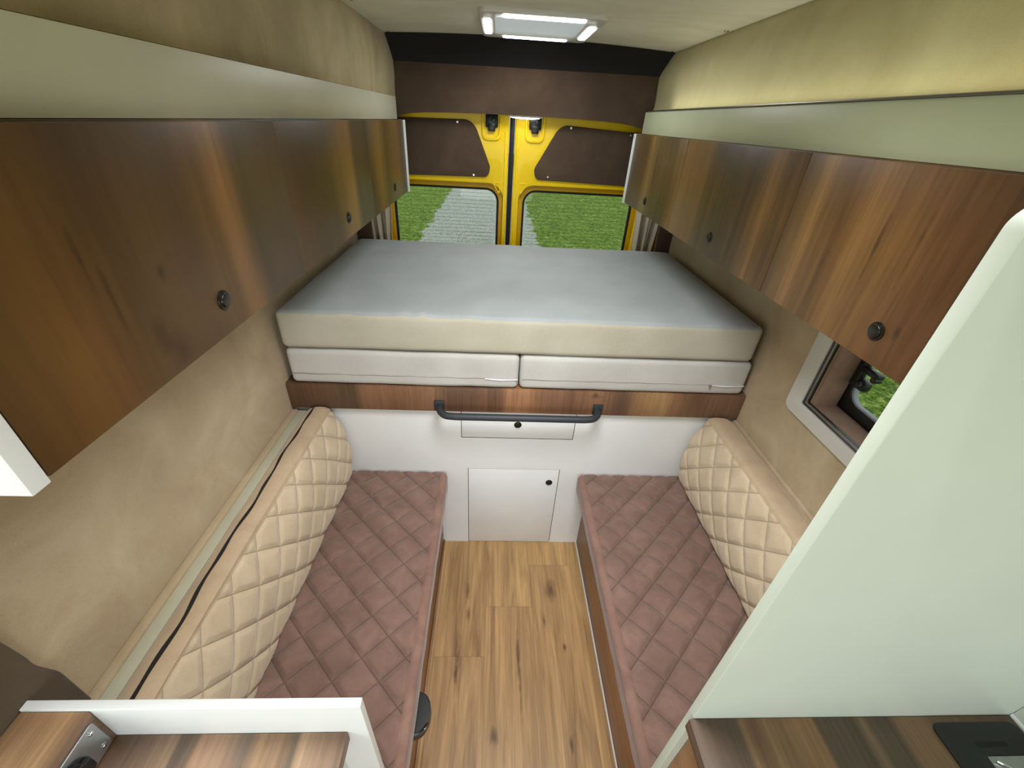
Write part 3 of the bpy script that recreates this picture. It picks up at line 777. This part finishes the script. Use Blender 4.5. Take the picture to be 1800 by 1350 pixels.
def back_cushion(side):
    if side == 'L':
        pr = [(-.640,.473),(-.572,.473),(-.556,.50),(-.548,.55),(-.549,.61),(-.556,.69),(-.572,.75),(-.593,.797),(-.606,.811),(-.628,.818),(-.658,.814),(-.680,.800),(-.6895,.77),(-.6905,.62),(-.6905,.50),(-.685,.473)]
        seam_i = 7; s = 1
    else:
        pr = [(.90,.473),(.832,.473),(.814,.50),(.805,.55),(.805,.62),(.816,.69),(.833,.745),(.851,.795),(.861,.808),(.878,.813),(.910,.811),(.935,.803),(.949,.78),(.9505,.70),(.9505,.50),(.945,.473)]
        seam_i = 7; s = -1
    # resample the profile densely
    n = len(pr); dense = []; tagz = []
    P = [Vector((a, b)) for a, b in pr]
    for i in range(n):
        p0, p1, p2, p3 = P[i-1], P[i], P[(i+1) % n], P[(i+2) % n]
        k = max(2, int((p2-p1).length/.0065))
        for j in range(k):
            t_ = j/k
            q = .5*((2*p1)+(p2-p0)*t_+(2*p0-5*p1+4*p2-p3)*t_*t_+(3*p1-p0-3*p2+p3)*t_**3)
            dense.append(q); tagz.append(i+t_)
    m = len(dense); arc = [0]
    for i in range(1, m): arc.append(arc[-1]+(dense[i]-dense[i-1]).length)
    a1 = next(arc[i] for i in range(m) if tagz[i] >= 1); a7 = next(arc[i] for i in range(m) if tagz[i] >= seam_i)
    y0, y1 = .322, 1.293; ny = 190
    bm = bmesh.new(); rows = []; uvl = bm.loops.layers.uv.new('UVMap')
    for j in range(ny+1):
        y = y0+(y1-y0)*j/ny; row = []
        e = min(y-y0, y1-y); shr = 1-.06*math.exp(-e/.012)
        cen = Vector((-.625, .63)) if side == 'L' else Vector((.885, .63))
        for i in range(m):
            p = dense[i]; tn = (dense[(i+1) % m]-dense[i-1]).normalized(); nr = Vector((tn.y, -tn.x))
            if (p-cen).dot(nr) < 0: nr = -nr
            d = 0
            ar = arc[i]
            if a1 < ar < a7:
                pad = min(1, (ar-a1)/.02)
                u = ((ar-a1)/.0615+(y-.994)/.0585)/2; v = ((ar-a1)/.0615-(y-.994)/.0585)/2
                d += quilt(u, v, .0060)*pad
            d -= .0055*math.exp(-((ar-a7)/.0035)**2)
            d += noise.noise(Vector((ar*9, y*7, 5 if side == 'L' else 9)))*.003
            q = cen+(p-cen)*shr+nr*d
            qx = q.x
            if side == 'L': qx = q.x-(.018*(1.31-y) if p.x > -.6 else 0)*max(0, min(1, (p.x+.64)/.06))
            row.append(bm.verts.new((qx, y, max(q.y, .4745))))
        rows.append(row)
    for j in range(ny):
        for i in range(m):
            f = bm.faces.new((rows[j][i], rows[j][(i+1) % m], rows[j+1][(i+1) % m], rows[j+1][i]))
            f.material_index = 0 if a1 < arc[i] < a7 else 1
            for lp_, (ii, jj) in zip(f.loops, ((i, j), (i+1, j), (i+1, j+1), (i, j+1))):
                ar = arc[ii] if ii < m else arc[-1]+.006; yy = y0+(y1-y0)*jj/ny
                lp_[uvl].uv = (((ar-a1)/.0615+(yy-.994)/.0585)/2, ((ar-a1)/.0615-(yy-.994)/.0585)/2)
    for R_ in (rows[0], rows[-1]):
        f = bm.faces.new(R_); f.material_index = 1
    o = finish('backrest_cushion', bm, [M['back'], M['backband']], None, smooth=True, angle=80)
    tag(o, 'sand velvet quilted backrest wedge on the left bench, dark zip along its top' if side == 'L' else 'sand velvet quilted backrest wedge on the right bench with plain top band', 'cushion')
    if side == 'L':
        bpy.context.view_layer.update()
        bm = bmesh.new(); pts = []
        for k in range(60):
            y = 1.286-(1.286-.33)*k/59; x = -.655+.014*(k/59)**1.2+.0035*math.sin(y*17)+.002*math.sin(y*41)
            hit, loc, nn_, ix = o.ray_cast((x, y, 1.2), (0,0,-1)); pts.append((x, y, loc.z+.0006))
        rings = []
        for i, p in enumerate(pts):
            wv = .0022+.0016*math.sin(i*.45)**2+.0015*(i/59)
            rings.append([bm.verts.new((p[0]-wv, p[1], p[2]-.0035)), bm.verts.new((p[0]-wv, p[1], p[2]+.0006)), bm.verts.new((p[0]+wv, p[1], p[2]+.0006)), bm.verts.new((p[0]+wv, p[1], p[2]-.0035))])
        for a, b_ in zip(rings, rings[1:]):
            for k in range(4): bm.faces.new((a[k], a[(k+1) % 4], b_[(k+1) % 4], b_[k]))
        bm.faces.new(rings[0]); bm.faces.new(rings[-1])
        z = finish('zip', bm, M['zipdark'], o)
back_cushion('L'); back_cushion('R')

# ------------------------------------------------------------------ partitions
o = plate('partition', M['partition'], None, rounded([(.376,.0005),(XR-.001,.0005),(XR-.001,1.72),(.376,1.72)], [0,0,0,.02]), [], 'y', .298, .3145, .0018)
tag(o, 'tall pale grey partition board with rounded corner at the right', 'partition')
o = plate('partition', M['white'], None, [(XL+.013,.0005),(-.2,.0005),(-.2,.92),(XL+.013,.92)], [], 'y', .3015, .3160, .0015)
tag(o, 'low white partition board at the end of the left bench', 'partition')

# ------------------------------------------------------------------ left counter
k = thing('kitchen_counter', 'left counter with striped oak worktop behind the low white partition', 'counter', (-.43, 0, 0))
box('worktop', M['woodCL'], k, -.6255, -.235, -.75, .301, .792, .8215, .0018)
box('base_cabinet', M['white'], k, -.744, -.262, -.75, .301, .0005, .7915)
box('raised_box', M['woodCL'], k, -.7315, -.626, -.75, .301, .792, .9165, .0015)
s_ = thing('socket_plate', 'silver socket plate with a black flap on the raised oak box', 'socket', (-.6255, .245, .86))
plate('cover_plate', M['steel'], s_, rrect(.16, .292, .828, .902, .006), [], 'x', -.6258, -.6222, .001)
bm = bmesh.new()
add_cyl(bm, (-.6222,.232,.865), (1,0,0), .027, .004, 32, bev=.001)
add_box(bm, -.6222, -.6105, .205, .259, .842, .876, .006); add_box(bm, -.6222,-.604,.218,.246,.872,.889,.005)
finish('socket_flap', bm, M['black'], s_, smooth=True)
for (yy, zz) in ((.281,.889),(.281,.842),(.172,.889)):
    bm = bmesh.new(); add_cyl(bm, (-.6224,yy,zz), (1,0,0), .0042, .0016, 16, bev=.0005); add_box(bm, -.6212,-.6205,yy-.003,yy+.003,zz-.0006,zz+.0006)
    finish('screw', bm, M['chrome'], s_, smooth=True)

# right counter
k = thing('kitchen_counter', 'right counter with dark striped oak worktop in front of the tall partition', 'counter', (.67, 0, 0))
box('worktop', M['woodCR'], k, .368, .9725, -.75, .2975, .840, .8705, .0018)
box('base_cabinet', M['woodside'], k, .392, .9785, -.75, .2975, .0005, .8395)
box('wall_profile', M['white'], k, .9735, .9795, -.75, .2975, .840, .878, .001)
box('splash_panel', M['partition'], k, .9760, .9797, -.75, .2975, .8785, 1.60, .0005)
hb = thing('hob', 'dark glass hob with steel recess sunk in the right worktop', 'hob', (.89, .15, .8705))
plate('glass_top', M['black'], hb, rrect(.806, .966, .02, .2865, .014), [rrect(.865, .966-.02, .05, .240, .006)], 'z', .8706, .8745, .001)
bm = bmesh.new(); add_box(bm, .866, .945, .051, .239, .8706, .8715, 0)
finish('steel_recess', bm, M['steel'], hb)
box('slot', M['dark'], hb, .862, .918, .2505, .2575, .8745, .8752, 0)
bm = bmesh.new()
for q in ((.89,.20),(.92,.19)):
    tube(bm, [(q[0]+.012*math.cos(a), q[1]+.012*math.sin(a), .8725+.004) for a in [i*math.pi/8 for i in range(17)]], .002, 8)
tube(bm, [(.875,.232,.8755),(.90,.214,.877),(.94,.214,.877)], .002, 8)
finish('burner_rings', bm, M['chrome'], hb, smooth=True)

# ------------------------------------------------------------------ roof skylight with LED strips
sk = thing('skylight', 'square roof skylight with four lit LED strips in its frame', 'skylight', (.13, 1.97, 2.04))
zf = 2.036
plate('skylight_frame', M['framewhite'], sk, rounded([(-.073,1.745),(.348,1.745),(.348,2.235),(-.073,2.235)], .03), [rounded([(-.022,1.825),(.292,1.825),(.292,2.150),(-.022,2.150)], .015)], 'z', zf, 2.052, .003)
plate('frosted_pane', M['dome'], sk, rounded([(-.024,1.823),(.294,1.823),(.294,2.152),(-.024,2.152)], .015), [], 'z', 2.043, 2.047)
for (x0, x1, y0, y1) in ((.004,.278,1.765,1.800),(.008,.268,2.170,2.198),(-.063,-.035,1.86,2.13),(.305,.333,1.88,2.13)):
    plate('led_strip', M['led'], sk, rrect(x0, x1, y0, y1, .012), [], 'z', zf-.0045, zf+.001, .001)
lp = thing('courtesy_lamp', 'small lit lamp under the brown header above the rear doors', 'lamp', (.13, 2.425, 1.765))
bm = bmesh.new(); add_box(bm, .045, .215, 2.408, 2.452, 1.763, 1.784, .004); finish('lamp_housing', bm, M['framewhite'], lp, smooth=True)
bm = bmesh.new(); add_sphere(bm, (.13, 2.428, 1.764), .075, 1, .22, .10, 24); finish('lamp_lens', bm, M['lamp'], lp, smooth=True)
for (x, y, lab) in ((.745,1.771,'small brass headliner button near the right wall'),(.742,2.272,'small brass headliner button at the right end of the dark panel'),(-.472,2.272,'small brass headliner button at the left end of the dark panel'),(-.461,1.716,'small brass headliner button near the left wall')):
    bm = bmesh.new(); add_sphere(bm, (x, y, zc(x)-.0005), .0085 if abs(y-2.27) > .05 else .005, 1, 1, .4, 16)
    o = finish('headliner_button', bm, M['brass'], None, smooth=True); tag(o, lab, 'button', 'headliner buttons')

# ------------------------------------------------------------------ curtains
def curtain(x0, x1, seed, nf, lab, pinch):
    r = thing('curtain', lab, 'curtain', ((x0+x1)/2, 2.44, 1.1))
    bm = bmesh.new(); nu, nv = 90, 26; G = []
    for j in range(nv+1):
        v = j/nv; z = 1.02+(1.70-1.02)*v; row = []
        w = 1-pinch*math.exp(-((z-1.13)/.10)**2)
        for i in range(nu+1):
            u = i/nu; ph = u*nf*2*math.pi+seed+.6*math.sin(v*3+seed)
            x = (x0+x1)/2+(u-.5)*(x1-x0)*w+.006*math.sin(v*5+u*4)
            y = 2.438+.015*math.sin(ph)*(1-.2*math.sin(u*9+seed))+.004*math.sin(ph*2.3+v*2)
            row.append(bm.verts.new((x, y, z)))
        G.append(row)
    for j in range(nv):
        for i in range(nu): bm.faces.new((G[j][i], G[j][i+1], G[j+1][i+1], G[j+1][i]))
    o = finish('curtain_cloth', bm, M['curtain'], r, smooth=True, angle=180)
    md = o.modifiers.new('thick', 'SOLIDIFY'); md.thickness = .002
    bm = bmesh.new(); tube(bm, [(x0-.02, 2.438, 1.702), (x1+.02, 2.438, 1.702)], .005, 10)
    finish('curtain_rod', bm, M['alu'], r, smooth=True)
curtain(-.705, -.565, 1.0, 3.2, 'beige gathered curtain at the left rear window', .10)
curtain(.775, .915, 2.2, 2.3, 'beige gathered curtain at the right rear window', .12)

# ------------------------------------------------------------------ light
wd = bpy.data.worlds.new('sky'); bpy.context.scene.world = wd; wd.use_nodes = True
nt = wd.node_tree; bg = nt.nodes['Background']
tc = nt.nodes.new('ShaderNodeTexCoord'); sp = nt.nodes.new('ShaderNodeSeparateXYZ'); rp = nt.nodes.new('ShaderNodeValToRGB')
nt.links.new(tc.outputs['Generated'], sp.inputs[0]); nt.links.new(sp.outputs[2], rp.inputs[0]); nt.links.new(rp.outputs[0], bg.inputs[0])
rp.color_ramp.elements[0].color = (.80,.86,.84,1); rp.color_ramp.elements[0].position = 0
rp.color_ramp.elements[1].color = (.86,.93,1,1); rp.color_ramp.elements[1].position = .6
bg.inputs[1].default_value = 1.15

def area(name, loc, target, sx, sy, power, col):
    l = bpy.data.lights.new(name, 'AREA'); l.shape = 'RECTANGLE'; l.size = sx; l.size_y = sy; l.energy = power; l.color = col
    o = bpy.data.objects.new(name, l); C.objects.link(o); o.location = loc
    d = Vector(target)-Vector(loc); o.rotation_euler = d.to_track_quat('-Z', 'Y').to_euler()
    return o
area('cab_windows', (.15,-1.3,1.15), (.1,1.3,.7), 1.3, .9, 16, (.95,.99,1))
area('sliding_door_daylight', (-1.25,-.30,1.10), (.9,1.1,1.1), 1.1, 1.5, 13, (.92,1,.88))
h_ = area('aisle_fill_light', (.13,.62,2.02), (.13,.95,0), .45, .45, 11, (.98,.99,1)); h_.data.spread = math.radians(118)  # unseen fill lamp added above the aisle to brighten benches and bed front
area('skylight_glow', (.13,1.97,2.025), (.13,1.80,0), .3, .35, 5.0, (.94,.98,1))
area('rail_light', (.722,1.2,1.822), (.735,1.2,2.0), 1.9, .012, .6, (1,1,.84))

# ------------------------------------------------------------------ camera
cam = bpy.data.cameras.new('camera'); co = bpy.data.objects.new('camera', cam); C.objects.link(co)
p, y, r = (math.radians(a) for a in (32.284, 3.430, 3.482))
f = Vector((math.sin(y)*math.cos(p), math.cos(y)*math.cos(p), -math.sin(p))); rt = Vector((math.cos(y), -math.sin(y), 0)); up = rt.cross(f)
R = rt*math.cos(r)+up*math.sin(r); U = -rt*math.sin(r)+up*math.cos(r)
m = Matrix((R, U, -f)).transposed().to_4x4(); m.translation = Vector((0,0,1.75)); co.matrix_world = m
cam.sensor_width = 36; cam.lens = 733.17/1800*36; cam.clip_start = .02
bpy.context.scene.camera = co
vs = bpy.context.scene.view_settings; vs.view_transform = 'Standard'; vs.look = 'None'; vs.exposure = 0; vs.gamma = 1
bpy.context.scene.cycles.max_bounces = 10
bpy.context.scene.cycles.use_denoising = True
